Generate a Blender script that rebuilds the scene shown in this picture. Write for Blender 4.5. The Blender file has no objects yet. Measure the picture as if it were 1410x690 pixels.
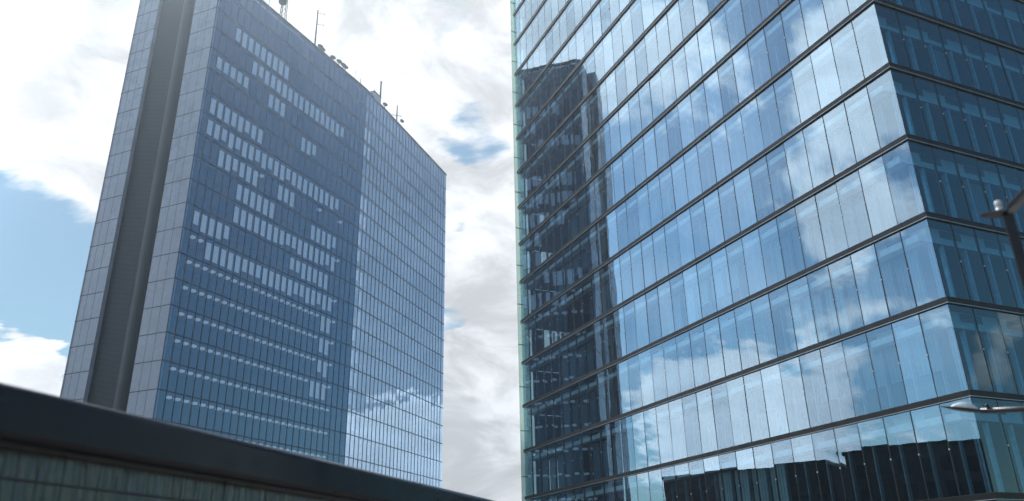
import bpy, math, random
from mathutils import Vector, Matrix
rnd = random.Random(7)
R = math.radians
S = bpy.context.scene
COL = S.collection
EYE = 1.64                      # eye height over the plaza

# ------------------------------------------------------------------ camera
cd = bpy.data.cameras.new('camera'); cam = bpy.data.objects.new('camera', cd); COL.objects.link(cam)
ROT = Matrix(((9.99775988e-01, 2.11653885e-02, 0.0),
              (8.18466907e-03, -3.86614005e-01, -9.22205304e-01),
              (-1.95188335e-02, 9.21998719e-01, -3.86700630e-01)))
cam.matrix_world = Matrix.Translation((0, 0, EYE)) @ ROT.to_4x4()
FPX = 1089.64
cd.sensor_fit = 'HORIZONTAL'; cd.sensor_width = 36.0; cd.lens = FPX / 1410 * 36
cd.clip_start = 0.1; cd.clip_end = 6000
cd.dof.use_dof = True; cd.dof.focus_distance = 52; cd.dof.aperture_fstop = 0.7
S.camera = cam

# ------------------------------------------------------------------ sky, sun, exposure
SUN_AZ, SUN_EL = -24.0, 50.0
S.view_settings.view_transform = 'Standard'; S.view_settings.look = 'None'
S.view_settings.exposure = 0.75; S.view_settings.gamma = 1.0; S.view_settings.use_curve_mapping = False


def U(az):
    return Vector((math.sin(R(az)), math.cos(R(az)), 0))


def sph(az, tan):
    v = U(az); v.z = tan
    return v.normalized()


def pix(px, py):                # direction through a point of the photograph (for sizing and placing)
    return (ROT @ Vector(((px - 705) / FPX, -(py - 345) / FPX, -1))).normalized()


class NT:
    def __init__(s, tree):
        s.t = tree; tree.nodes.clear()

    def n(s, typ, **kw):
        nd = s.t.nodes.new(typ)
        for k, v in kw.items():
            setattr(nd, k, v)
        return nd

    def set(s, sock, v):
        if isinstance(v, bpy.types.NodeSocket):
            s.t.links.new(v, sock)
        else:
            sock.default_value = v

    def m(s, op, a, b=0.0, c=None, clamp=False):
        nd = s.n('ShaderNodeMath', operation=op, use_clamp=clamp)
        s.set(nd.inputs[0], a); s.set(nd.inputs[1], b)
        if c is not None:
            s.set(nd.inputs[2], c)
        return nd.outputs[0]

    def vm(s, op, a, b=(0, 0, 0)):
        nd = s.n('ShaderNodeVectorMath', operation=op)
        s.set(nd.inputs[0], a); s.set(nd.inputs[1], b)
        return nd.outputs['Value'] if op == 'DOT_PRODUCT' else nd.outputs['Vector']

    def mr(s, v, a, b, c=0.0, d=1.0, smooth=True):
        nd = s.n('ShaderNodeMapRange'); nd.interpolation_type = 'SMOOTHSTEP' if smooth else 'LINEAR'
        for i, x in enumerate((v, a, b, c, d)):
            s.set(nd.inputs[i], x)
        return nd.outputs[0]

    def mix(s, f, a, b):
        nd = s.n('ShaderNodeMix', data_type='RGBA')
        s.set(nd.inputs[0], f); s.set(nd.inputs[6], a); s.set(nd.inputs[7], b)
        return nd.outputs[2]

    def noise(s, vec, scale, detail=4, rough=0.55, dist=0.0):
        nd = s.n('ShaderNodeTexNoise')
        s.set(nd.inputs['Vector'], vec); nd.inputs['Scale'].default_value = scale
        nd.inputs['Detail'].default_value = detail; nd.inputs['Roughness'].default_value = rough
        nd.inputs['Distortion'].default_value = dist
        return nd.outputs['Fac']


def make_world():
    w = bpy.data.worlds.new('World'); S.world = w; w.use_nodes = True
    g = NT(w.node_tree)
    sky = g.n('ShaderNodeTexSky'); sky.sky_type = 'NISHITA'; sky.sun_disc = False
    sky.sun_elevation = R(SUN_EL); sky.sun_rotation = R(SUN_AZ)
    sky.air_density = 1.15; sky.dust_density = 0.5; sky.ozone_density = 1.2
    d = g.n('ShaderNodeTexCoord').outputs['Generated']
    sep = g.n('ShaderNodeSeparateXYZ'); g.set(sep.inputs[0], d)
    z = g.m('MAXIMUM', sep.outputs[2], 0.0)
    den = g.m('ADD', z, 0.16)
    cmb = g.n('ShaderNodeCombineXYZ')
    g.set(cmb.inputs[0], g.m('DIVIDE', sep.outputs[0], den)); g.set(cmb.inputs[1], g.m('DIVIDE', sep.outputs[1], den))
    P = cmb.outputs[0]
    mp = g.n('ShaderNodeMapping'); g.set(mp.inputs[0], P)
    mp.inputs['Rotation'].default_value = (0, 0, R(28)); mp.inputs['Scale'].default_value = (1.0, 1.7, 1)
    mp.inputs['Location'].default_value = (3.1, 1.7, 0.4)
    n1 = g.noise(mp.outputs[0], 1.7, 9, 0.58, 0.35)
    n2 = g.noise(mp.outputs[0], 5.5, 7, 0.6, 0.5)
    f = g.m('ADD', g.m('MULTIPLY', n1, 0.72), g.m('MULTIPLY', n2, 0.28))
    # where this sky is thick with cloud (+) and where it is open (-): direction, inner and outer angle, weight
    BUMPS = [
        (pix(60, 90), 3, 20, .30), (pix(520, 60), 4, 18, .30), (pix(690, 330), 2, 12, .24), (pix(660, 560), 3, 14, .26),
        (pix(330, -150), 10, 34, .30), (pix(15, 530), 1, 4.5, .75), (pix(40, 385), 4, 11.5, -.42),
        (pix(634, 199), 0, 4.6, -.30), (pix(676, 177), 0, 4.6, -.30), (pix(610, 214), 0, 3.0, -.2), (pix(607, 2), .6, 4.0, -.5), (pix(626, 432), .3, 1.8, -.34), (pix(634, 292), .3, 2.0, -.33), (pix(622, 322), .3, 1.4, -.26),
        (sph(70, .75), 14, 45, -.34), (sph(62, .30), 6, 20, -.20), (sph(47, .08), 5, 9.5, .75), (sph(66, .13), 1, 4.5, .42),
        (sph(100, .50), 16, 42, -.32), (sph(98, .20), 2, 6, .50),
        (sph(-62, .55), 10, 30, -.16), (sph(-64, .16), 2, 9, .22), (sph(-74, .36), 4, 9, .13), (sph(-78, .62), 3, 8, .16),
        (sph(-56, .95), 5, 14, .12), (sph(-70, .2), 1, 5, .16),
        (sph(-75.5, .50), 2, 8, .10), (sph(-71.5, .60), 1.5, 7, .08), (sph(-63, .66), 1, 7, .13), (sph(-73, .40), .6, 4, .14), (sph(-62, .17), 1, 7, .24), (sph(-79, .66), 2, 8, .14),
    ]
    wn = g.n('ShaderNodeTexNoise'); g.set(wn.inputs['Vector'], mp.outputs[0]); wn.inputs['Scale'].default_value = 7; wn.inputs['Detail'].default_value = 6
    off = g.n('ShaderNodeVectorMath', operation='SCALE'); g.set(off.inputs[0], g.vm('SUBTRACT', wn.outputs['Color'], (.5, .5, .5))); off.inputs['Scale'].default_value = .07
    dw = g.vm('NORMALIZE', g.vm('ADD', d, off.outputs[0]))
    for v, a, b, wt in BUMPS:
        f = g.m('ADD', f, g.m('MULTIPLY', g.mr(g.vm('DOT_PRODUCT', dw, v), math.cos(R(b)), math.cos(R(a))), wt))
    mask = g.mr(f, 0.485, 0.63)
    # cloud body: thick parts grey a little, edges and tops bright, brighter towards the sun
    sunv = sph(SUN_AZ, math.tan(R(SUN_EL)))
    glow = g.mr(g.vm('DOT_PRODUCT', d, sunv), 0.55, 0.98)
    ms = g.n('ShaderNodeMapping'); g.set(ms.inputs[0], d); ms.inputs['Scale'].default_value = (1, 1, 1.9); ms.inputs['Rotation'].default_value = (R(18), R(-12), 0)
    n3 = g.noise(ms.outputs[0], 7.0, 9, 0.6, 0.5)
    shade = g.mr(n3, 0.37, 0.62, 0.25, 0.52)
    bright = g.m('ADD', shade, g.m('MULTIPLY', glow, 0.07))
    # clouds to the left get added brightness, to strengthen the front's reflections
    left_lift = g.mr(g.vm('DOT_PRODUCT', d, U(-95)), .35, .80, .08, 1.0)
    bright = g.m('ADD', bright, left_lift)
    bright = g.m('ADD', bright, g.mr(g.vm('DOT_PRODUCT', d, U(56)), .86, .98, 0, .45))  # brightness added to clouds at the right, for the tower's pale reflection
    cl = g.n('ShaderNodeVectorMath', operation='SCALE'); cl.inputs[0].default_value = (0.93, 0.95, 0.985)
    g.set(cl.inputs['Scale'], bright)
    k = g.n('ShaderNodeVectorMath', operation='MULTIPLY'); g.set(k.inputs[0], sky.outputs[0]); k.inputs[1].default_value = (SKY * .80, SKY * 1.06, SKY * 1.08)
    # sky scaled brighter to the left, added to lift the front's reflections
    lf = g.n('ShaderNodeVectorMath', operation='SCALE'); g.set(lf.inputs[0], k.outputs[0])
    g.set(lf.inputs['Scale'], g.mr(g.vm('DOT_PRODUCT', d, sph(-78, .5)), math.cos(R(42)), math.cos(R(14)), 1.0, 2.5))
    # pale veils added to the sky to lighten what long front and tower mirror
    veil = g.m('MULTIPLY', g.mr(g.vm('DOT_PRODUCT', d, sph(-68, .55)), math.cos(R(34)), math.cos(R(8))), g.mr(n1, .3, .7, .05, .30))
    v2 = g.mr(g.vm('DOT_PRODUCT', dw, sph(45, .35)), math.cos(R(18)), math.cos(R(9)), 0, .30)
    veil = g.m('MAXIMUM', veil, v2)
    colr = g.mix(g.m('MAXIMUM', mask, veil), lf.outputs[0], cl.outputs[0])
    bg = g.n('ShaderNodeBackground'); g.set(bg.inputs[0], colr); bg.inputs[1].default_value = 1.0
    out = g.n('ShaderNodeOutputWorld'); w.node_tree.links.new(bg.outputs[0], out.inputs[0])


FLARE_HAZE = .00046                   # density of the air added for the flare glow over the tower
SKY = 0.047                     # strength of the Nishita sky
make_world()
sl = bpy.data.lights.new('sun', 'SUN'); sl.energy = 3.0; sl.angle = R(0.5); sl.color = (1, .95, .88)
so = bpy.data.objects.new('sun', sl); COL.objects.link(so)
so.rotation_euler = sph(SUN_AZ, math.tan(R(SUN_EL))).to_track_quat('Z', 'Y').to_euler()
so.location = (0, 0, 300)
S.cycles.max_bounces = 10; S.cycles.transparent_max_bounces = 16; S.cycles.glossy_bounces = 5
S.cycles.diffuse_bounces = 3; S.cycles.caustics_reflective = False; S.cycles.caustics_refractive = False
S.cycles.use_denoising = True


# ------------------------------------------------------------------ materials
def mat(name, col, rough=.6, metal=0.0, var=.12, vscale=3.0, bump=0.0, bscale=20, emit=0.0, spec=.5):
    m = bpy.data.materials.new(name); m.use_nodes = True
    g = NT(m.node_tree)
    p = g.n('ShaderNodeBsdfPrincipled'); o = g.n('ShaderNodeOutputMaterial')
    co = g.n('ShaderNodeTexCoord').outputs['Object']
    n = g.noise(co, vscale, 5)
    a = tuple(c * (1 - var) for c in col) + (1,); b = tuple(min(1, c * (1 + var)) for c in col) + (1,)
    g.set(p.inputs['Base Color'], g.mix(g.mr(n, .3, .7), a, b))
    g.set(p.inputs['Roughness'], g.mr(g.noise(co, vscale * 2.3, 4), .3, .7, max(0, rough - .08), min(1, rough + .08)))
    p.inputs['Metallic'].default_value = metal; p.inputs['Specular IOR Level'].default_value = spec
    if bump:
        bn = g.n('ShaderNodeBump'); bn.inputs['Distance'].default_value = bump
        g.set(bn.inputs['Height'], g.noise(co, bscale, 4)); g.set(p.inputs['Normal'], bn.outputs[0])
    if emit:
        p.inputs['Emission Color'].default_value = tuple(col) + (1,); p.inputs['Emission Strength'].default_value = emit
    m.node_tree.links.new(p.outputs[0], o.inputs[0])
    return m


def glass(name, base, edge, tint, gloss=(.9, .96, 1.0), wave=.0012, wscale=.8, stretch=(1, 1, .5), rough=0.0, power=3.0, diffuse=None):
    """coated architectural glass: a mirror whose strength grows at grazing angles over a tinted clear pane"""
    m = bpy.data.materials.new(name); m.use_nodes = True
    g = NT(m.node_tree)
    lw = g.n('ShaderNodeLayerWeight'); lw.inputs[0].default_value = .5
    fac = g.m('ADD', g.m('MULTIPLY', g.m('POWER', lw.outputs['Facing'], power), edge - base), base, clamp=True)
    co = g.n('ShaderNodeTexCoord').outputs['Object']
    mp = g.n('ShaderNodeMapping'); g.set(mp.inputs[0], co); mp.inputs['Scale'].default_value = stretch
    bn = g.n('ShaderNodeBump'); bn.inputs['Distance'].default_value = wave
    g.set(bn.inputs['Height'], g.noise(mp.outputs[0], wscale, 2, .4))
    gl = g.n('ShaderNodeBsdfGlossy'); gl.inputs['Color'].default_value = gloss + (1,); gl.inputs['Roughness'].default_value = rough
    g.set(gl.inputs['Normal'], bn.outputs[0])
    tr = g.n('ShaderNodeBsdfTransparent'); tr.inputs['Color'].default_value = tint + (1,)
    back = tr.outputs[0]
    if diffuse:
        df = g.n('ShaderNodeBsdfTranslucent'); df.inputs['Color'].default_value = diffuse[1] + (1,)
        m2 = g.n('ShaderNodeMixShader'); m2.inputs[0].default_value = diffuse[0]
        m.node_tree.links.new(tr.outputs[0], m2.inputs[1]); m.node_tree.links.new(df.outputs[0], m2.inputs[2]); back = m2.outputs[0]
    mx = g.n('ShaderNodeMixShader'); g.set(mx.inputs[0], fac)
    m.node_tree.links.new(back, mx.inputs[1]); m.node_tree.links.new(gl.outputs[0], mx.inputs[2])
    o = g.n('ShaderNodeOutputMaterial'); m.node_tree.links.new(mx.outputs[0], o.inputs[0])
    return m


M = dict(
    glass=glass('coated_glass', .22, .56, (.60, .77, .83), gloss=(.62, .83, 1.0), power=1.0, wave=.0018),
    glass_b=glass('coated_glass_paler', .29, .60, (.60, .77, .83), gloss=(.62, .83, 1.0), power=1.0, wave=.0022),
    glass_c=glass('coated_glass_deeper', .16, .50, (.60, .77, .83), gloss=(.58, .80, 1.0), power=1.0, wave=.0015),
    side_glass=glass('side_glass', .10, .8, (.37, .66, .82), gloss=(.62, .88, 1.0), power=2.2),
    tower_glass=glass('tower_glass', .16, 1.0, (.82, .90, .98), gloss=(.54, .76, 1.0), wave=.002, wscale=.7, power=1.0),
    mint=glass('mint_glass', .10, .5, (.80, .93, .89), gloss=(.85, 1, .95), diffuse=(.4, (.42, .50, .48))),
    gasket=mat('black_gasket', (.025, .028, .03), .5),
    ledge=mat('bronze_ledge', (.020, .017, .016), .38, .3, var=.2, vscale=1.5),
    ledge2=mat('lighter_bronze', (.10, .09, .085), .35, .4),  # ledge bronze in a lighter tone for the top trim
    flank=mat('gradient_flank', (.018, .019, .025), .5, 0),
    alu=mat('aluminium_trim', (.55, .56, .56), .35, .6),
    bolt=mat('steel_bolt', (.85, .86, .85), .25, .4),
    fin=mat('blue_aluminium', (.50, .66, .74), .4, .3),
    darkfin=mat('dimmed_aluminium', (.20, .27, .31), .4, .3),  # same mullion metal on the front, its dimness put into the colour
    spandrel=mat('teal_spandrel', (.74, .88, .91), .45, vscale=.8),
    vent=mat('dark_vent', (.05, .06, .07), .6),
    strip=mat('light_sill', (.86, .92, .94), .4),
    blind=mat('grey_blind', (.25, .31, .36), .8, vscale=.5),
    paleblind=mat('pale_blind', (.55, .70, .72), .8, vscale=.5),
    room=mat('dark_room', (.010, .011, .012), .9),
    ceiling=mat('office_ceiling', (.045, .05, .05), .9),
    roof=mat('roof_gravel', (.2, .2, .19), .95, vscale=20),
    t_frame=mat('tower_frame', (.075, .09, .13), .4, .3),
    t_blind=mat('tower_blind_glow', (.66, .80, .93), .8, emit=.17),  # blinds given a faint glow of their own so they show paler
    t_blind2=mat('tower_curtain', (.34, .42, .55), .8),
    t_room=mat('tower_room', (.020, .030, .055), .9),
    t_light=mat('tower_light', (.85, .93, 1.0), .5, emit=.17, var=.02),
    t_panel=mat('stone_panel', (.50, .53, .64), .3, 0, var=.07, vscale=.25, bump=.002, bscale=3),
    t_joint=mat('panel_joint', (.06, .065, .08), .7),
    black=mat('black_steel', (.018, .018, .02), .35, .2),
    grey=mat('grey_steel', (.05, .05, .058), .4, .3),
    white=mat('white_plastic', (.8, .8, .8), .35),
    mastgrey=mat('mast_grey', (.12, .13, .15), .5, .3),
    fascia=mat('fascia_paint', (.012, .010, .015), .2, 0, var=.1, vscale=1, spec=.4),
    fasciaedge=mat('fascia_edge', (.16, .17, .20), .3, .4),
    concrete=mat('concrete', (.22, .22, .21), .9, vscale=2),
    facade=mat('dark_stone', (.075, .07, .065), .8, vscale=.4),
    winglass=mat('dark_window', (.02, .025, .03), .08, 0, var=.2),
)


def louvre_mat():
    m = bpy.data.materials.new('louvre'); m.use_nodes = True; g = NT(m.node_tree)
    p = g.n('ShaderNodeBsdfPrincipled'); o = g.n('ShaderNodeOutputMaterial')
    co = g.n('ShaderNodeTexCoord').outputs['Object']
    cb = g.n('ShaderNodeCombineXYZ'); sp = g.n('ShaderNodeSeparateXYZ'); g.set(sp.inputs[0], co)
    su = g.vm('DOT_PRODUCT', co, U(-68.0))
    g.set(cb.inputs[0], g.m('ADD', su, g.m('MULTIPLY', sp.outputs[2], .42))); g.set(cb.inputs[1], g.m('SUBTRACT', sp.outputs[2], g.m('MULTIPLY', su, .25)))
    b = g.n('ShaderNodeTexBrick'); g.set(b.inputs['Vector'], cb.outputs[0])
    b.inputs['Scale'].default_value = 1.0; b.inputs['Brick Width'].default_value = .5; b.inputs['Row Height'].default_value = .7
    b.inputs['Mortar Size'].default_value = .11; b.inputs['Mortar Smooth'].default_value = .6
    b.inputs['Color1'].default_value = (.028, .036, .05, 1); b.inputs['Color2'].default_value = (.020, .026, .036, 1); b.inputs['Mortar'].default_value = (.010, .012, .016, 1)
    g.set(p.inputs['Base Color'], b.outputs[0]); p.inputs['Roughness'].default_value = .55
    m.node_tree.links.new(p.outputs[0], o.inputs[0]); return m


def ground_mat():
    m = bpy.data.materials.new('plaza_paving'); m.use_nodes = True; g = NT(m.node_tree)
    p = g.n('ShaderNodeBsdfPrincipled'); o = g.n('ShaderNodeOutputMaterial')
    co = g.n('ShaderNodeTexCoord').outputs['Object']
    b = g.n('ShaderNodeTexBrick'); g.set(b.inputs['Vector'], co); b.inputs['Scale'].default_value = 1.0
    b.inputs['Brick Width'].default_value = .9; b.inputs['Row Height'].default_value = .6; b.inputs['Mortar Size'].default_value = .008
    b.inputs['Color1'].default_value = (.22, .215, .2, 1); b.inputs['Color2'].default_value = (.17, .165, .155, 1); b.inputs['Mortar'].default_value = (.08, .08, .08, 1)
    n = g.noise(co, .4, 6)
    g.set(p.inputs['Base Color'], g.mix(g.mr(n, .3, .7, 0, .35), b.outputs[0], (.13, .13, .12, 1))); p.inputs['Roughness'].default_value = .8
    m.node_tree.links.new(p.outputs[0], o.inputs[0]); return m


def ribbed_glass():
    m = bpy.data.materials.new('ribbed_glass'); m.use_nodes = True; g = NT(m.node_tree)
    co = g.n('ShaderNodeTexCoord').outputs['Object']
    mp = g.n('ShaderNodeMapping'); g.set(mp.inputs[0], co); mp.inputs['Scale'].default_value = (1, 1, .09)
    bn = g.n('ShaderNodeBump'); bn.inputs['Distance'].default_value = .05
    g.set(bn.inputs['Height'], g.m('ADD', g.noise(mp.outputs[0], 13, 3, .5, .8), g.m('MULTIPLY', g.noise(mp.outputs[0], 2.2, 2, .4), 1.5)))
    gl = g.n('ShaderNodeBsdfGlossy'); gl.inputs['Color'].default_value = (.55, .58, .57, 1); gl.inputs['Roughness'].default_value = .06
    g.set(gl.inputs['Normal'], bn.outputs[0])
    df = g.n('ShaderNodeBsdfPrincipled'); df.inputs['Base Color'].default_value = (.012, .017, .016, 1); df.inputs['Roughness'].default_value = .3
    lw = g.n('ShaderNodeLayerWeight'); lw.inputs[0].default_value = .5
    mx = g.n('ShaderNodeMixShader'); g.set(mx.inputs[0], g.mr(lw.outputs['Facing'], 0, 1, .05, .45, False))
    m.node_tree.links.new(df.outputs[0], mx.inputs[1]); m.node_tree.links.new(gl.outputs[0], mx.inputs[2])
    o = g.n('ShaderNodeOutputMaterial'); m.node_tree.links.new(mx.outputs[0], o.inputs[0]); return m


M['louvre'] = louvre_mat(); M['ground'] = ground_mat(); M['ribbed'] = ribbed_glass()


# ------------------------------------------------------------------ mesh helpers
class MB:
    """collects boxes, quads, bars and lathes; build() links them as ONE mesh object"""
    def __init__(s):
        s.v = []; s.f = []; s.mi = []; s.cur = 0; s.smooth = []; s.sm = False

    def quad(s, a, b, c, d):
        i = len(s.v); s.v += [tuple(a), tuple(b), tuple(c), tuple(d)]; s.f.append((i, i + 1, i + 2, i + 3)); s.mi.append(s.cur); s.smooth.append(s.sm)

    def hexa(s, p):             # 8 points: bottom ring then top ring
        i = len(s.v); s.v += [tuple(q) for q in p]
        for f in ((3, 2, 1, 0), (4, 5, 6, 7), (0, 1, 5, 4), (1, 2, 6, 5), (2, 3, 7, 6), (3, 0, 4, 7)):
            s.f.append(tuple(i + k for k in f)); s.mi.append(s.cur); s.smooth.append(False)

    def fbox(s, P, u, n, u0, u1, n0, n1, z0, z1):   # box in a facade frame: along u, outwards n
        q = lambda a, b, z: Vector((P.x + u.x * a + n.x * b, P.y + u.y * a + n.y * b, z))
        s.hexa([q(u0, n0, z0), q(u1, n0, z0), q(u1, n1, z0), q(u0, n1, z0), q(u0, n0, z1), q(u1, n0, z1), q(u1, n1, z1), q(u0, n1, z1)])

    def bar(s, a, b, w, h=None, k=6, w2=None):
        a = Vector(a); b = Vector(b); d = (b - a).normalized()
        x = d.orthogonal().normalized(); y = d.cross(x); w2 = w if w2 is None else w2
        i = len(s.v)
        for p, r in ((a, w), (b, w2)):
            for j in range(k):
                t = 2 * math.pi * j / k; s.v.append(tuple(p + x * math.cos(t) * r + y * math.sin(t) * r))
        for j in range(k):
            s.f.append((i + j, i + (j + 1) % k, i + k + (j + 1) % k, i + k + j)); s.mi.append(s.cur); s.smooth.append(k > 6)
        s.f.append(tuple(i + j for j in range(k))[::-1]); s.mi.append(s.cur); s.smooth.append(False)
        s.f.append(tuple(i + k + j for j in range(k))); s.mi.append(s.cur); s.smooth.append(False)

    def lathe(s, P, axis, prof, k=16):
        axis = Vector(axis).normalized(); x = axis.orthogonal().normalized(); y = axis.cross(x); P = Vector(P)
        i = len(s.v)
        for (r, h) in prof:
            for j in range(k):
                t = 2 * math.pi * j / k; s.v.append(tuple(P + axis * h + (x * math.cos(t) + y * math.sin(t)) * r))
        for a in range(len(prof) - 1):
            for j in range(k):
                s.f.append((i + a * k + j, i + a * k + (j + 1) % k, i + (a + 1) * k + (j + 1) % k, i + (a + 1) * k + j)); s.mi.append(s.cur); s.smooth.append(True)
        s.f.append(tuple(i + j for j in range(k))[::-1]); s.mi.append(s.cur); s.smooth.append(False)
        s.f.append(tuple(i + (len(prof) - 1) * k + j for j in range(k))); s.mi.append(s.cur); s.smooth.append(False)

    def prism(s, pts, z0, z1):
        i = len(s.v); n = len(pts)
        s.v += [(p[0], p[1], z0) for p in pts] + [(p[0], p[1], z1) for p in pts]
        for j in range(n):
            s.f.append((i + j, i + (j + 1) % n, i + n + (j + 1) % n, i + n + j)); s.mi.append(s.cur); s.smooth.append(False)
        s.f.append(tuple(i + j for j in range(n))[::-1]); s.mi.append(s.cur); s.smooth.append(False)
        s.f.append(tuple(i + n + j for j in range(n))); s.mi.append(s.cur); s.smooth.append(False)

    def build(s, name, mats, parent=None, bevel=0.0):
        if not isinstance(mats, (list, tuple)):
            mats = [mats]
        me = bpy.data.meshes.new(name)
        off = parent.location if parent else Vector((0, 0, 0))
        p = parent
        base = Vector((0, 0, 0))
        while p is not None:
            base += p.location; p = p.parent
        me.from_pydata([(v[0] - base.x, v[1] - base.y, v[2] - base.z) for v in s.v], [], s.f)
        for m in mats:
            me.materials.append(m)
        me.polygons.foreach_set('material_index', s.mi); me.polygons.foreach_set('use_smooth', s.smooth)
        me.update()
        o = bpy.data.objects.new(name, me); COL.objects.link(o)
        if parent:
            o.parent = parent
        if bevel:
            b = o.modifiers.new('bevel', 'BEVEL'); b.width = bevel; b.segments = 4 if bevel > .05 else 2; b.limit_method = 'ANGLE'
        return o


def tag(o, label=None, cat=None, group=None, kind=None):
    for k, v in (('label', label), ('category', cat), ('group', group), ('kind', kind)):
        if v:
            o[k] = v
    return o


def thing(name, loc, label, cat, group=None):
    o = bpy.data.objects.new(name, None); COL.objects.link(o); o.location = loc; o.empty_display_size = .2
    return tag(o, label, cat, group)


RI = ROT.transposed()


def project(p):                 # world point -> photo pixel, or None behind the camera
    c = RI @ (Vector(p) - Vector((0, 0, EYE)))
    if c.z > -.1:
        return None
    return 705 - c.x / c.z * FPX, 345 + c.y / c.z * FPX


def shown_area(a, b, c, d, hidden=lambda p: False):
    """how large a window shows in the photograph, in pixels"""
    n = 0
    for i in range(4):
        for j in range(4):
            s, t = (i + .5) / 4, (j + .5) / 4
            p = (a * (1 - s) + b * s) * (1 - t) + (d * (1 - s) + c * s) * t
            q = project(p)
            if q and 0 <= q[0] < 1410 and 0 <= q[1] < 690 and not hidden(p):
                n += 1
    if not n:
        return 0.0
    q = [project(p) for p in (a, b, c, d)]
    if None in q:
        return 0.0
    return abs(sum(q[i][0] * q[(i + 1) % 4][1] - q[(i + 1) % 4][0] * q[i][1] for i in range(4))) / 2 * n / 16


# ------------------------------------------------------------------ ground
mb = MB(); mb.quad((-600, -600, 0), (600, -600, 0), (600, 600, 0), (-600, 600, 0))
tag(mb.build('plaza_ground', M['ground']), 'grey stone paving of the plaza under both buildings', kind='structure')
# ------------------------------------------------------------------ the ledged glass building at the right
FA = -24.05
C = 37.0 * U(29.96); C.z = 0
u = U(FA); v = U(FA + 90)       # along the long front, along the side
nf = -v; ns = -u                # outward normals
W = 1.5; NB = 29; NS = 16; LF = NB * W; LS = NS * W
H0 = 6.86 + EYE                 # a ledge top
LV = [H0 + 4 * k for k in range(-2, 16)]
GAP = .72                       # depth of the cavity between the outer panes and the inner wall
E_ = C + u * LF
bld = thing('office_building', (C + u * LF / 2 + v * LS / 2), 'teal glass office building with dark projecting ledges at every storey, behind the street lamps', 'building')

FACES = [(C, u, nf, NB, 'front'), (C, v, ns, NS, 'side'), (E_, v, u, NS, 'end')]


def facade_pt(P, uu, nn, a, b, z):
    return Vector((P.x + uu.x * a + nn.x * b, P.y + uu.y * a + nn.y * b, z))


panes = []
for (P, uu, nn, nb, nm) in FACES:
    for k, L in enumerate(LV[:-1]):
        for i in range(nb):
            z0, z1 = L, L + 3.72
            a0, a1 = i * W + .012, (i + 1) * W - .012
            t = [rnd.gauss(0, .005), rnd.gauss(0, .005), rnd.gauss(0, .0022)]
            q = [facade_pt(P, uu, nn, a0, t[0] + t[2], z0), facade_pt(P, uu, nn, a1, t[0] - t[2], z0),
                 facade_pt(P, uu, nn, a1, t[1] - t[2], z1), facade_pt(P, uu, nn, a0, t[1] + t[2], z1)]
            ar = shown_area(*q) if nm != 'end' else 0
            panes.append([ar, q, P, uu, nn, i, k, L, nm])
panes.sort(key=lambda r: -r[0])


def add_joint(mb, P, uu, nn, i, L):
    mb.fbox(P, uu, nn, i * W - .023, i * W + .023, -.10, .006, L, L + 3.72)
    mb.fbox(P, uu, nn, i * W + .02, i * W + .10, -.24, -.225, L + 1.78, L + 1.80)


def add_bolt(mb, P, uu, nn, i, L):
    c = facade_pt(P, uu, nn, i * W, .006, L + 1.85)
    mb.lathe(c, nn, [(.045, 0), (.045, .02), (.02, .035)], 8)


def add_fin(mb, P, uu, nn, i, L):
    wd = .13 if nn is ns else .07
    if i > 0:
        mb.fbox(P, uu, nn, i * W - wd / 2, i * W + wd / 2, -GAP - .12, -GAP + .06, L + .02, L + 2.9)
    else:
        mb.fbox(P, uu, nn, GAP, GAP + .07, -GAP - .12, -GAP + .06, L + .02, L + 2.9)


def mkpane(mb, r):
    mb.quad(*r[1])


stuff = MB(); st_j = MB(); st_b = MB(); st_f = MB()
for idx, r in enumerate(panes):
    _, q, P, uu, nn, i, k, L, nm = r
    if idx < 100:
        mb = MB(); mkpane(mb, r); w = mb.build('window', M['side_glass' if nm == 'side' else rnd.choice(('glass', 'glass', 'glass_b', 'glass_c'))], bld)
        if i > 0:
            mb = MB(); add_joint(mb, P, uu, nn, i, L); mb.build('joint', M['gasket'], w)
            mb = MB(); add_bolt(mb, P, uu, nn, i, L); mb.build('bolt', M['bolt'], w)
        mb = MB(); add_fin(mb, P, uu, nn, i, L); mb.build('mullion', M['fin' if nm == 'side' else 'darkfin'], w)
    else:
        stuff.cur = 1 if nm == 'side' else rnd.choice((0, 0, 2, 3)); mkpane(stuff, r)
        if i > 0:
            add_joint(st_j, P, uu, nn, i, L)
            if nm == 'front':
                add_bolt(st_b, P, uu, nn, i, L)
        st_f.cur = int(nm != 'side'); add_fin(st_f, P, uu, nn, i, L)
w = tag(stuff.build('window', [M['glass'], M['side_glass'], M['glass_b'], M['glass_c']], bld), kind='stuff')
tag(st_j.build('joint', M['gasket'], w), kind='stuff'); tag(st_b.build('bolt', M['bolt'], w), kind='stuff'); tag(st_f.build('mullion', [M['fin'], M['darkfin']], w), kind='stuff')


def ring(mb, o0, o1, z0, z1, e0=0.0):
    """a band round three faces: from o0 to o1 outside the glass line (negative = inside)"""
    mb.fbox(C, u, nf, -o1, LF + e0, o0, o1, z0, z1)
    mb.fbox(C, v, ns, -o0, LS, o0, o1, z0, z1)
    mb.fbox(E_, v, u, -o0, LS, o0, o1, z0, z1)


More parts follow.
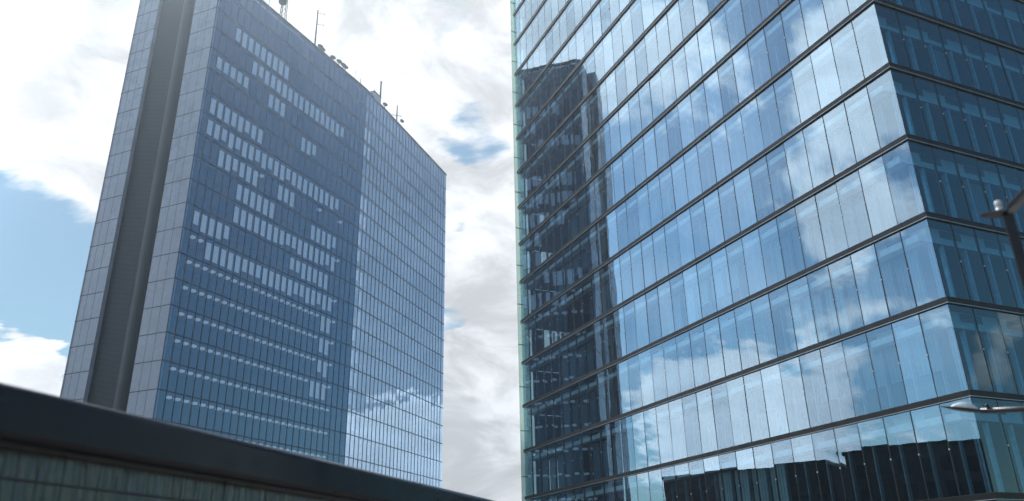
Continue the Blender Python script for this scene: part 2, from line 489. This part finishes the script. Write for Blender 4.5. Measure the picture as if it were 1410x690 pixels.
for k, L in enumerate(LV):
    mb = MB(); ring(mb, -GAP - .02, .11, L - .25, L - .02)
    led = mb.build('ledge', M['ledge'], bld)
    mb = MB(); ring(mb, .085, .12, L - .018, L - .002); mb.build('trim', M['ledge2'], led)
    mb = MB(); ring(mb, .06, .125, L - .275, L - .253); mb.build('trim', M['alu'], led)
    if k == len(LV) - 1:
        continue
    # inner wall head: teal panels with dark vents in every other bay and a pale strip below
    mb = MB()
    for (P, uu, nn, nb, nm) in FACES[:2]:
        zt, zb = L + 3.72, L + 2.95
        e = 0 if nm == 'front' else GAP
        mb.cur = 0
        mb.fbox(P, uu, nn, GAP, nb * W - GAP, -GAP - .12, -GAP, zb + .2, zt)
        mb.cur = 2
        mb.fbox(P, uu, nn, .2 if nm == 'side' else GAP, nb * W - GAP, -GAP - .12, -GAP + (.03 if nm == 'side' else .62), zb, zb + (.2 if nm == 'side' else .3))
        mb.cur = 1
        mb.fbox(P, uu, nn, GAP, nb * W - GAP, -GAP - .10, -GAP + .06, zb - .09, zb - .003)
        for i in range(1, nb - 1, 2):
            mb.fbox(P, uu, nn, i * W + .06, i * W + W - .1, -GAP, -GAP + .05, zb + .34, zt - .06)
    mb.build('spandrel', [M['spandrel'], M['vent'], M['strip']], bld)
    # floors, ceilings
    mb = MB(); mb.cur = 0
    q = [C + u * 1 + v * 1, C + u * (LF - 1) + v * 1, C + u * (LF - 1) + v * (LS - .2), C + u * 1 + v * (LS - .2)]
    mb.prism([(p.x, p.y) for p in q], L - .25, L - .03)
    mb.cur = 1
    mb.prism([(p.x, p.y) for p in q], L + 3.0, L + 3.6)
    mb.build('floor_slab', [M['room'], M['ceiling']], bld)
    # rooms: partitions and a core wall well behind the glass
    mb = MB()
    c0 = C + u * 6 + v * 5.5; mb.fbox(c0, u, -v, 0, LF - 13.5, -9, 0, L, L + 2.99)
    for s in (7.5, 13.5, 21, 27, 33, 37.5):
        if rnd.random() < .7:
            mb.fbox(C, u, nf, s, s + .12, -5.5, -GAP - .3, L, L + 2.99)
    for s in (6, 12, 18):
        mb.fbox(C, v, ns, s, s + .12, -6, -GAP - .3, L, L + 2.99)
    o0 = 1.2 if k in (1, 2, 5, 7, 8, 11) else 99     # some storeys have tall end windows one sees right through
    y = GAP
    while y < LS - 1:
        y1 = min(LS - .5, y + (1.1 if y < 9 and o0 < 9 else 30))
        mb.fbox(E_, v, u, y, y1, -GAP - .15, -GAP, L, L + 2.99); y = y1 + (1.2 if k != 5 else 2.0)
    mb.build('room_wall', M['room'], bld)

# blinds hang behind the inner wall, runs of a few bays at a time
def blind(P, uu, nn, i, L, drop, m):
    mb = MB()
    n = 12
    for j in range(n):
        a = i * W + .05 + (W - .1) * j / n; b = a + (W - .1) / n - .012
        mb.fbox(P, uu, nn, a, b, -GAP - .20 - .02 * (j % 2), -GAP - .185 - .02 * (j % 2), L + 2.9 - drop, L + 2.9)
    return mb.build('blind', m, bld)


nblind = 0
for j in range(8, 12):
    blind(C, u, nf, j, LV[1], 2.86, M['paleblind']); nblind += 1
for k in (0, 2, 3, 4, 5, 6, 7, 8, 9, 10, 11, 12, 13, 14):
    L = LV[k]
    i = 1
    while i < NB - 1:
        run = rnd.choice([2, 3, 3, 4, 5])
        if rnd.random() < .42 and nblind < 84:
            d = rnd.choice([2.86, 2.86, 2.86, 1.6, 2.2]); mm = M['blind'] if rnd.random() < .82 else M['paleblind']
            for j in range(i, min(i + run, NB - 1)):
                q = [facade_pt(C, u, nf, j * W, -1, L + .1), facade_pt(C, u, nf, j * W + W, -1, L + .1), facade_pt(C, u, nf, j * W + W, -1, L + 2.9), facade_pt(C, u, nf, j * W, -1, L + 2.9)]
                if shown_area(*q) > 30 and nblind < 84:
                    blind(C, u, nf, j, L, d, mm); nblind += 1
        i += run
for k in range(0, 8):
    for i in range(1, 9):
        if rnd.random() < .16 and nblind < 99:
            blind(C, v, ns, i, LV[k], 2.86, M['blind']); nblind += 1

# cavity end: pale green glass wing closing the double skin at the far corner
mb = MB()
zt = LV[-1]
mb.fbox(E_, u, nf, .10, .13, -GAP - .1, .34, LV[0] - .5, zt)
wing = mb.build('glass_wing', M['mint'], bld)
mb = MB()
for L in LV[:-1]:
    mb.fbox(E_, u, nf, .085, .145, -GAP - .1, .345, L + 1.66, L + 1.71)
mb.build('clamp', M['gasket'], wing)
mb = MB(); q = [C, E_, E_ + v * LS, C + v * LS]; mb.prism([(p.x, p.y) for p in q], LV[-1] + .012, LV[-1] + .3); mb.build('roof', M['roof'], bld)
mb = MB(); mb.fbox(C + v * LS, u, v, 0, LF, .01, .25, 0, LV[-1]); mb.build('rear_wall', M['facade'], bld)
mb = MB(); ring(mb, -.6, -.05, 0, LV[0] - .30); mb.build('plinth', M['facade'], bld)

# ------------------------------------------------------------------ the tower at the left
TS = .87
Rr = U(-5.24) * (188 * TS)


def meet(P, az1, az2):          # from the eye along az2 to the line through P along az1
    a = U(az1); n = Vector((a.y, -a.x, 0)); b = U(az2)
    return b * (P.dot(n) / b.dot(n))


AZB, AZA, AZS = 19.4, 26.0, -68.0
K = meet(Rr, AZB, -12.0); A = meet(K, AZA, -24.6); Lc = meet(A, AZS, -30.19)
T0 = 21.75 * TS + EYE; TF = 4.15 * TS
TLV = [T0 + TF * k for k in range(-5, 20)]      # window sills; the last is the roof line
ROOF = TLV[-1]
uA, uB, uS = U(AZA), U(AZB), U(AZS)
nA, nB, nS = U(AZA + 90), U(AZB + 90), U(AZS - 90)
LA, LB, LSd = (K - A).length, (Rr - K).length, (Lc - A).length
NA = 27; WA = LA / NA; NBt = 27; WB = LB / NBt
tower = thing('office_tower', ((A + Rr) / 2 + uS * 9), 'tall slab tower of dark blue glass with stone clad end and rooftop antennas', 'tower')


def hid(p):                     # behind the pavilion roof
    az = math.degrees(math.atan2(p.x, p.y))
    return (p.z - EYE) / math.hypot(p.x, p.y) < .265 * math.sin(R(18.67 - az))


# which windows have pale blinds: runs as the photograph shows them, (x, y) to (x, y)
RUNS = [((270, 302), (313, 323)), ((286, 346), (456, 412)), ((326, 295), (457, 367)), ((329, 266), (374, 290)), ((402, 368), (454, 394)),
        ((430, 321), (459, 336)), ((385, 266), (402, 275)), ((426, 263), (463, 283)), ((295, 150), (362, 185)), ((288, 176), (460, 288)),
        ((303, 217), (352, 247)), ((330, 48), (397, 97)), ((302, 88), (341, 114)), ((351, 95), (470, 186)), ((373, 139), (392, 150)),
        ((415, 207), (436, 219)), ((376, 236), (404, 251)), ((443, 437), (456, 441)), ((440, 475), (452, 479)), ((437, 505), (449, 509)), ((432, 540), (446, 545)), ((441, 395), (452, 399))]
pale = set()


def bay(px, py):
    d = pix(px, py); n2 = Vector((uA.y, -uA.x, 0)); t = A.dot(n2) / Vector((d.x, d.y, 0)).dot(n2)
    p = d * t; s = (p - A).dot(uA)
    return s / WA, (p.z + EYE - TLV[0]) / TF


for a, b in RUNS:
    i0, k0 = bay(*a); i1, k1 = bay(*b)
    kk = int(math.floor((k0 + k1) / 2 + .15))
    for i in range(int(round(i0 - .3)), int(round(i1 + .3))):
        pale.add((0, i, kk))
for k in range(6, 22):          # curtains near the kink
    for i in (0, 1):
        if rnd.random() < .7:
            pale.add((1, i, k))
cells = []
for f, (P, uu, nn, nb, wd) in enumerate(((A, uA, nA, NA, WA), (K, uB, nB, NBt, WB))):
    for k, z in enumerate(TLV[:-1]):
        for i in range(nb):
            t = [rnd.gauss(0, .002) for _ in range(3)]
            q = [facade_pt(P, uu, nn, i * wd, t[0] + t[2], z), facade_pt(P, uu, nn, (i + 1) * wd, t[0] - t[2], z),
                 facade_pt(P, uu, nn, (i + 1) * wd, t[1] - t[2], z + TF), facade_pt(P, uu, nn, i * wd, t[1] + t[2], z + TF)]
            cells.append((shown_area(*q, hidden=hid), q, P, uu, nn, i, k, z, wd, f))
cells.sort(key=lambda r: -r[0])


def t_frame(mb, P, uu, nn, i, z, wd):
    mb.fbox(P, uu, nn, i * wd - .045, i * wd + .045, -.06, .05, z, z + TF)
    mb.fbox(P, uu, nn, i * wd, (i + 1) * wd, -.05, .06, z - .06, z + .07)


def t_blind(mb, P, uu, nn, i, z, wd, top, full):
    mb.fbox(P, uu, nn, i * wd + .30 * wd, i * wd + .92 * wd, -.30, -.27, z + rnd.choice((.62, .7, .7, .85, 1.25)), z + TF - .45)


def t_light(mb, P, uu, nn, i, z, wd):
    mb.fbox(P, uu, nn, i * wd + .36 * wd, i * wd + .82 * wd, -.75, -.22, z + TF - .74, z + TF - .46)


sg, sf, sb, sl_, sc = MB(), MB(), MB(), MB(), MB()
for idx, (ar, q, P, uu, nn, i, k, z, wd, f) in enumerate(cells):
    isp = (f, i, k) in pale
    light = f == 0 and 1 <= i <= 23 and (k <= 11 or (k <= 17 and rnd.random() < .05))
    curtain = f == 1 and rnd.random() < .5
    if idx < 100:
        mb = MB(); mb.quad(*q); w = mb.build('window', M['tower_glass'], tower)
        mb = MB(); t_frame(mb, P, uu, nn, i, z, wd); mb.build('frame', M['t_frame'], w)
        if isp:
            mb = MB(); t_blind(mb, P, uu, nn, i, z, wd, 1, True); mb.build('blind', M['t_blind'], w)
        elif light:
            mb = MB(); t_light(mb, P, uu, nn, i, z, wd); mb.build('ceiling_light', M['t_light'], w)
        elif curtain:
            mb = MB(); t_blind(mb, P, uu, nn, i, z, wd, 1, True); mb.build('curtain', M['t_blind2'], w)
    else:
        sg.quad(*q); t_frame(sf, P, uu, nn, i, z, wd)
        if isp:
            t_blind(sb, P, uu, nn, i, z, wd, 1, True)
        elif light:
            t_light(sl_, P, uu, nn, i, z, wd)
        elif curtain:
            t_blind(sc, P, uu, nn, i, z, wd, 1, True)
w = tag(sg.build('window', M['tower_glass'], tower), kind='stuff')
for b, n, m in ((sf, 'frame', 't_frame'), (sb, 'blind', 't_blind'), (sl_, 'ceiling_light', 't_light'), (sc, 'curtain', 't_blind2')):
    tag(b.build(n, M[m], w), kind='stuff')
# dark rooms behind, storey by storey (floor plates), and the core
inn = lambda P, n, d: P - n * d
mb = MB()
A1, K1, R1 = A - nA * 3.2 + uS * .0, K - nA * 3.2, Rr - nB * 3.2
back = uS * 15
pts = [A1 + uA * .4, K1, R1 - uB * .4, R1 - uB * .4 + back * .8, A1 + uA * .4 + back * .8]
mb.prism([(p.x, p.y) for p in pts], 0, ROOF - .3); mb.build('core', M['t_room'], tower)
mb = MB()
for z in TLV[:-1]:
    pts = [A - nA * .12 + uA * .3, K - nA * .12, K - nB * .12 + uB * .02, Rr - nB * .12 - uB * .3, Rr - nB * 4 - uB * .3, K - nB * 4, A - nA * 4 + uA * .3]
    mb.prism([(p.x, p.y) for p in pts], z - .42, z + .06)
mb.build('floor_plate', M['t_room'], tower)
# parapet, roof, rear and far end
mb = MB()
mb.fbox(A, uA, nA, 0, LA, -.5, .09, ROOF - .02, ROOF + .45); mb.fbox(K, uB, nB, .02, LB + .06, -.5, .085, ROOF - .02, ROOF + .45)
mb.build('parapet', M['t_frame'], tower)
mb = MB(); pts = [A + uS * .3 - nA * .5, K - nA * .5, Rr - nB * .5, Rr + uS * 17, K + uS * 17, Lc - uS * .3]
mb.prism([(p.x, p.y) for p in pts], ROOF - .25, ROOF + .1); mb.build('roof', M['roof'], tower)
mb = MB(); mb.fbox(Rr, U(AZS), uB, .05, 17, -.4, .02, 0, ROOF + .44); mb.build('end_wall', M['t_panel'], tower)
mb = MB(); mb.fbox(Lc, uA, uS, 0, LA, -.4, 0, 0, ROOF + .3); mb.build('rear_wall', M['t_panel'], tower)


def side_s(az):
    return (meet(A, AZS, az) - A).dot(uS)


s1, s2, s3, s4 = side_s(-26.25), side_s(-27.35), side_s(-28.84), LSd
PZ = ROOF + .5; PZ2 = ROOF + 5.5
# right stone panel; the dark bullnose beside it is shaped to give a gradient
mb = MB(); mb.fbox(A, uS, nS, 0, s1, -.35, 0, 0, PZ)
mb.fbox(A, uA, nA, .0, .03, -.35, .0, 0, PZ)
o = mb.build('stone_panel', M['t_panel'], tower)
jb = MB()
for z in TLV:
    jb.fbox(A, uS, nS, 0, s1, -.01, .012, z - .05, z + .05)
for s in (s1 * .36, s1 * .68):
    jb.fbox(A, uS, nS, s - .02, s + .02, -.01, .009, 0, PZ)
jb.build('panel_joint', M['t_joint'], o)
mb = MB(); mb.sm = True
rad = (s2 - s1) / 2; npt = 24
prev = None
for j in range(npt + 1):
    t = j / npt * math.pi
    p = A + uS * (s1 + rad - rad * math.cos(t)) + nS * (rad * .62 * math.sin(t) - .62 * rad)
    if prev is not None:
        mb.quad((prev.x, prev.y, 0), (p.x, p.y, 0), (p.x, p.y, PZ), (prev.x, prev.y, PZ))
    prev = p
mb.build('rounded_flank', M['flank'], tower)
mb = MB(); mb.fbox(A, uS, nS, s2 - .3, s3 + .1, -1.4, -.6, 0, PZ); mb.build('louvre_screen', M['louvre'], tower)
mb = MB(); mb.fbox(A, uS, nS, s3, s4, -2.5, 0, 0, PZ2); o = mb.build('stone_panel', M['t_panel'], tower)
jb = MB()
for z in TLV:
    jb.fbox(A, uS, nS, s3, s4, -.01, .012, z - .05, z + .05)
for s in (s3 + (s4 - s3) * .36, s3 + (s4 - s3) * .68):
    jb.fbox(A, uS, nS, s - .02, s + .02, -.01, .009, 0, PZ2)
jb.build('panel_joint', M['t_joint'], o)
mb = MB(); mb.fbox(A, uS, nS, s1 + .5, s3 - .02, -9, -2.6, ROOF - 1, ROOF + 3.4); mb.build('plant_room', M['t_panel'], tower)


# ------------------------------------------------------------------ aerials on the tower roof
def roof_at(az, back=1.6):
    P, a = (A, AZA) if az < -12 else (K, AZB)
    p = meet(P, a, az); d = p.length
    q = p * ((d + back) / d); q.z = ROOF + .1
    return q


def top_z(p, tan):
    return EYE + tan * math.hypot(p.x, p.y)


def pole(p, h, r, name, parent, m='mastgrey', r2=None):
    mb = MB(); mb.bar(p, (p.x, p.y, p.z + h), r, k=8, w2=r2); return mb.build(name, M[m], parent)


across = U(70)
# lattice mast with drum antenna
p = roof_at(-19.35); t = thing('lattice_mast', p, 'steel lattice mast with a drum antenna at the highest end of the tower roof', 'mast')
mb = MB(); hh = top_z(p, .845) - p.z; cs = [(-.45, -.45), (.45, -.45), (.45, .45), (-.45, .45)]
for a, b in cs:
    mb.bar((p.x + a, p.y + b, p.z), (p.x + a * .7, p.y + b * .7, p.z + hh), .07)
st = 1.1; zz = 0
while zz + st < hh:
    for j in range(4):
        f0 = 1 - .3 * zz / hh; f1 = 1 - .3 * (zz + st) / hh; a, b = cs[j], cs[(j + 1) % 4]
        mb.bar((p.x + a[0] * f0, p.y + a[1] * f0, p.z + zz), (p.x + b[0] * f1, p.y + b[1] * f1, p.z + zz + st), .035)
    zz += st
mb.build('lattice_frame', M['mastgrey'], t)
mb = MB(); z = top_z(p, .807); mb.lathe((p.x - .1, p.y - .7, z - 1.0), (0, 0, 1), [(.62, 0), (.7, .2), (.7, 1.9), (.6, 2.1)], 14); mb.build('drum_antenna', M['grey'], t)
# dipole mast
p = roof_at(-16.55); t = thing('dipole_antenna', p, 'slim mast with two side arms on the tower roof edge', 'antenna')
h = top_z(p, .802) - p.z; pole(p, h, .17, 'pole', t, r2=.12)
for f in (.93, .66):
    mb = MB(); a = Vector((p.x, p.y, p.z + h * f)); b = a + across * 1.15
    mb.bar(a, b, .05); mb.bar(b - Vector((0, 0, .3)), b + Vector((0, 0, .3)), .06); mb.build('dipole_arm', M['mastgrey'], t)
# thick aerial beside the roof box
p = roof_at(-10.86); t = thing('pole_antenna', p, 'thick plain aerial beside the small roof box of the tower', 'antenna')
pole(p, top_z(p, .688) - p.z, .2, 'pole', t, r2=.17)
mb = MB(); z = top_z(p, .688); mb.bar((p.x - .1, p.y, z - .5), (p.x + .3, p.y, z - .5), .1); mb.build('bracket', M['mastgrey'], t)
q = roof_at(-11.25, .8); t = thing('roof_cabinet', q, 'small blue grey cabinet on the tower parapet at the foot of an aerial', 'cabinet')
mb = MB(); mb.fbox(q, uB, nB, -1.5, 1.1, -.8, .6, ROOF, ROOF + 1.5); mb.build('casing', M['t_panel'], t, .05)
mb = MB(); mb.fbox(q, uB, nB, -1.6, 1.2, -.9, .7, ROOF + 1.503, ROOF + 1.62); mb.build('lid', M['t_frame'], t)
# cross aerial with dish
p = roof_at(-9.42); t = thing('cross_antenna', p, 'cross shaped aerial with a small dish near the low end of the tower roof', 'antenna')
h = top_z(p, .648) - p.z; pole(p, h, .16, 'pole', t, r2=.12)
mb = MB(); a = Vector((p.x, p.y, p.z + h * .52)); mb.bar(a - across * 1.1, a + across * 1.1, .07); mb.bar(a - U(-20) * .7, a + U(-20) * .7, .06); mb.build('crossbar', M['mastgrey'], t)
mb = MB(); a = Vector((p.x, p.y, p.z + h * .26)) + across * 1.0; mb.bar((p.x, p.y, a.z - .3), a, .05); mb.lathe(a, Vector((.6, -.7, .2)), [(.1, 0), (.35, .1), (.5, .3), (.46, .3)], 12); mb.build('dish', M['mastgrey'], t)
# small things along the parapet: whips and dishes
for az, tn, r in ((-20.6, .812, .05), (-18.0, .756, .05), (-17.3, .748, .06), (-13.05, .703, .06), (-12.55, .690, .1), (-11.35, .679, .06), (-9.95, .634, .05)):
    p = roof_at(az, .8); t = thing('whip_antenna', p, 'thin short whip aerial standing on the tower roof edge', 'antenna', 'whip aerials along the tower roof')
    h = max(.8, top_z(p, tn) - p.z); pole(p, h, r, 'whip', t, r2=r * .7)
    mb = MB(); mb.lathe(p, (0, 0, 1), [(.16, 0), (.16, .2), (.08, .26)], 10); mb.build('foot', M['mastgrey'], t)
for az, tn in ((-16.1, .736), (-15.9, .731), (-15.0, .7195), (-14.45, .714), (-14.1, .709), (-13.9, .7055), (-10.45, .6475)):
    p = roof_at(az, .7); t = thing('satellite_dish', p, 'small dark dish on the tower roof edge between the aerials', 'dish', 'small dishes along the tower roof')
    z = max(ROOF + .95, top_z(p, tn)); pole(p, z - p.z, .09, 'stand', t)
    mb = MB(); mb.lathe((p.x, p.y, z), Vector((.5, -.8, .25)), [(.12, -.12), (.4, -.02), (.56, .16), (.5, .17), (.3, .06)], 14); mb.build('bowl', M['mastgrey'], t)

# ------------------------------------------------------------------ low buildings along the street beyond the left edge, mirrored in the glass
def low_block(c, az, ln, dp, h, label):
    uu = U(az); nn = U(az + 90); t = thing('low_block', c, label, 'building')
    mb = MB(); mb.fbox(c, uu, nn, 0, ln, -dp, 0, 0, h); mb.build('wall', M['facade'], t)
    mb = MB(); mb.fbox(c, uu, nn, -.3, ln + .3, -dp - .3, .35, h + .003, h + .55); mb.build('roof_edge', M['ledge'], t)
    fl = int(h // 3.6)
    for k in range(fl):
        mb = MB(); gl = MB(); z = .9 + 3.6 * k
        for j in range(int(ln // 3)):
            gl.fbox(c, uu, nn, .6 + 3 * j, 2.6 + 3 * j, .005, .03, z, z + 2.1)
            mb.fbox(c, uu, nn, .5 + 3 * j, 2.7 + 3 * j, .005, .10, z - .12, z - .004)
        o = gl.build('window_row', M['winglass'], t); mb.build('sill', M['ledge'], o)


low_block(Vector((-78, 38, 0)), 4, 34, 14, 19.0, 'dark low stone office block across the street with rows of windows')
low_block(Vector((-80, 76, 0)), 6, 30, 14, 18.6, 'dark low stone block farther up the street beside the tower')

# ------------------------------------------------------------------ the pavilion in the foreground
PD = 6.0; pu = U(18.67); pn = Vector((pu.y, -pu.x, 0))      # runs along pu, faces +pn; its fascia line is PD to the left of the eye
P0 = -pn * PD; P0.z = 0
pav = thing('glass_pavilion', P0 + pu * 8, 'low glass pavilion with a dark flat roof edge crossing the bottom left', 'pavilion')
HB, HT = EYE + .190 * PD, EYE + .2655 * PD
mb = MB(); mb.fbox(P0, pu, pn, -6, 32, -.5, 0, HB, HT + .012); mb.build('fascia', M['fascia'], pav, .08)
mb = MB(); mb.fbox(P0, pu, pn, -6, 32, -7, -.503, HT - .1, HT); mb.build('roof', M['fasciaedge'], pav)
mb = MB(); mb.fbox(P0, pu, pn, -6, 32, -7, -.503, HB + .02, HB + .1); mb.build('soffit', M['fascia'], pav)
GW = -.32
for j in range(0, 12):
    mb = MB(); mb.fbox(P0, pu, pn, -4 + 3 * j + .012, -1 + 3 * j - .012, GW - .03, GW, .12, HB - .004); o = mb.build('glass_wall', M['ribbed'], pav)
    mb = MB(); mb.fbox(P0, pu, pn, -1 + 3 * j - .011, -1 + 3 * j + .011, GW - .04, GW + .006, .12, HB - .004); mb.build('joint', M['gasket'], o)
mb = MB(); mb.fbox(P0, pu, pn, -4, 32, GW + .002, GW + .022, EYE + .148 * PD, EYE + .1505 * PD + .004); mb.build('rail', M['grey'], pav)
mb = MB(); mb.fbox(P0, pu, pn, -4, 32, GW - .1, GW + .05, 0, .118); mb.build('kerb', M['concrete'], pav)
mb = MB(); mb.fbox(P0, pu, pn, -4, 32, -6.6, -6.4, 0, HB); mb.build('rear_wall', M['concrete'], pav)

# ------------------------------------------------------------------ street lamps at the right
# lamp with folded blade head
d1 = 9.0
p = U(34.62) * d1; ZT = EYE + .376 * d1
lp = thing('street_lamp', (p.x, p.y, 0), 'black street lamp with a folded blade head and a white sensor on top', 'street lamp')
la = U(124.6); lb = U(34.6)
mb = MB(); mb.fbox(p, la, lb, -.055, .045, -.05, .05, .03, ZT); mb.build('pole', [M['black']], lp, .01)
mb = MB(); mb.fbox(p, la, lb, -.16, .15, -.15, .15, 0, .028); mb.build('base_plate', M['black'], lp)


def blade(pts, wdt, th):
    mb = MB()
    for a, b in zip(pts[:-1], pts[1:]):
        (x0, z0, w0), (x1, z1, w1) = a, b
        q = lambda x, y, z: p + la * x + lb * y + Vector((0, 0, z))
        mb.hexa([q(x0, -w0, z0), q(x1, -w1, z1), q(x1, w1, z1), q(x0, w0, z0), q(x0, -w0, z0 + th), q(x1, -w1, z1 + th), q(x1, w1, z1 + th), q(x0, w0, z0 + th)])
    return mb


zt = ZT - EYE
blade([(-.245, ZT + .05, .03), (0, ZT + .003, .12)], .1, .03).build('short_blade', M['grey'], lp, .006)
blade([(.001, ZT + .003, .12), (.9, ZT + .68, .16)], .1, .06).build('long_blade', M['grey'], lp, .006)
mb = MB(); q = p - la * .06
mb.lathe((q.x, q.y, ZT + .045), (0, 0, 1), [(.035, 0), (.035, .05), (.028, .052), (.028, .06), (.034, .062), (.034, .12), (.02, .135)], 14); mb.build('sensor', M['white'], lp)
# lamp on a long arm
d2 = 14.0
pp = U(37.5) * d2 * 1.0; ZA = EYE + .156 * d2
l2 = thing('street_lamp', (pp.x, pp.y, 0), 'dark street lamp whose long arm carries a tapered head with a white dome', 'street lamp')
tip = U(28.15) * d2 * .985; tip.z = EYE + .1685 * d2
head0 = U(30.3) * d2 * .99; head0.z = EYE + .160 * d2
mb = MB(); mb.bar((pp.x, pp.y, 0), (pp.x, pp.y, ZA + .5), .08, k=14, w2=.05); mb.build('pole', M['black'], l2)
mb = MB(); mb.bar((pp.x, pp.y, ZA - .06), head0, .05, k=12, w2=.038); mb.build('arm', M['grey'], l2)
ax = (tip - head0); ln = ax.length; ax.normalize(); sd = Vector((ax.y, -ax.x, 0)).normalized(); upv = sd.cross(ax) * (1 if sd.cross(ax).z > 0 else -1)


def head_shell(x0, x1, wmax, zlo, zhi, sharp):
    mb = MB(); mb.sm = True; nx, nk = 14, 12; rows = []
    for a in range(nx + 1):
        t = a / nx; x = x0 + (x1 - x0) * t; w = max(.004, wmax * (math.sin(math.pi * min(1, t * .93 + .07)) ** sharp))
        row = []
        for j in range(nk):
            th = 2 * math.pi * j / nk; zz = math.sin(th); zz = zhi * zz if zz > 0 else -zlo * zz * -1
            row.append(head0 + ax * x + sd * (math.cos(th) * w) + upv * (zz * (w / wmax)))
        rows.append(row)
    for a in range(nx):
        for j in range(nk):
            mb.quad(rows[a][j], rows[a][(j + 1) % nk], rows[a + 1][(j + 1) % nk], rows[a + 1][j])
    return mb


head_shell(-.12, ln, .10, .035, .02, .8).build('head', M['black'], l2)
head_shell(.04, .40, .09, .01, .11, .6).build('dome', M['white'], l2)
mb = MB(); a = U(30.72) * d2 * .99; a.z = EYE + .161 * d2; mb.lathe(a, (0, 0, 1), [(.03, 0), (.03, .06), (.018, .075)], 12); mb.build('photocell', M['black'], l2)

# ------------------------------------------------------------------ thin air, added to stand in for lens flare over the tower
mb = MB(); mb.fbox(Vector((0, 0, 0)), Vector((1, 0, 0)), Vector((0, 1, 0)), -620, 620, -620, 620, -1, 112)
m = bpy.data.materials.new('air'); m.use_nodes = True; g = NT(m.node_tree)
pv = g.n('ShaderNodeVolumePrincipled'); pv.inputs['Color'].default_value = (.70, .85, 1, 1); pv.inputs['Density'].default_value = FLARE_HAZE; pv.inputs['Anisotropy'].default_value = .66
o = g.n('ShaderNodeOutputMaterial'); m.node_tree.links.new(pv.outputs[0], o.inputs['Volume'])
tag(mb.build('flare_haze', m), kind='stuff')
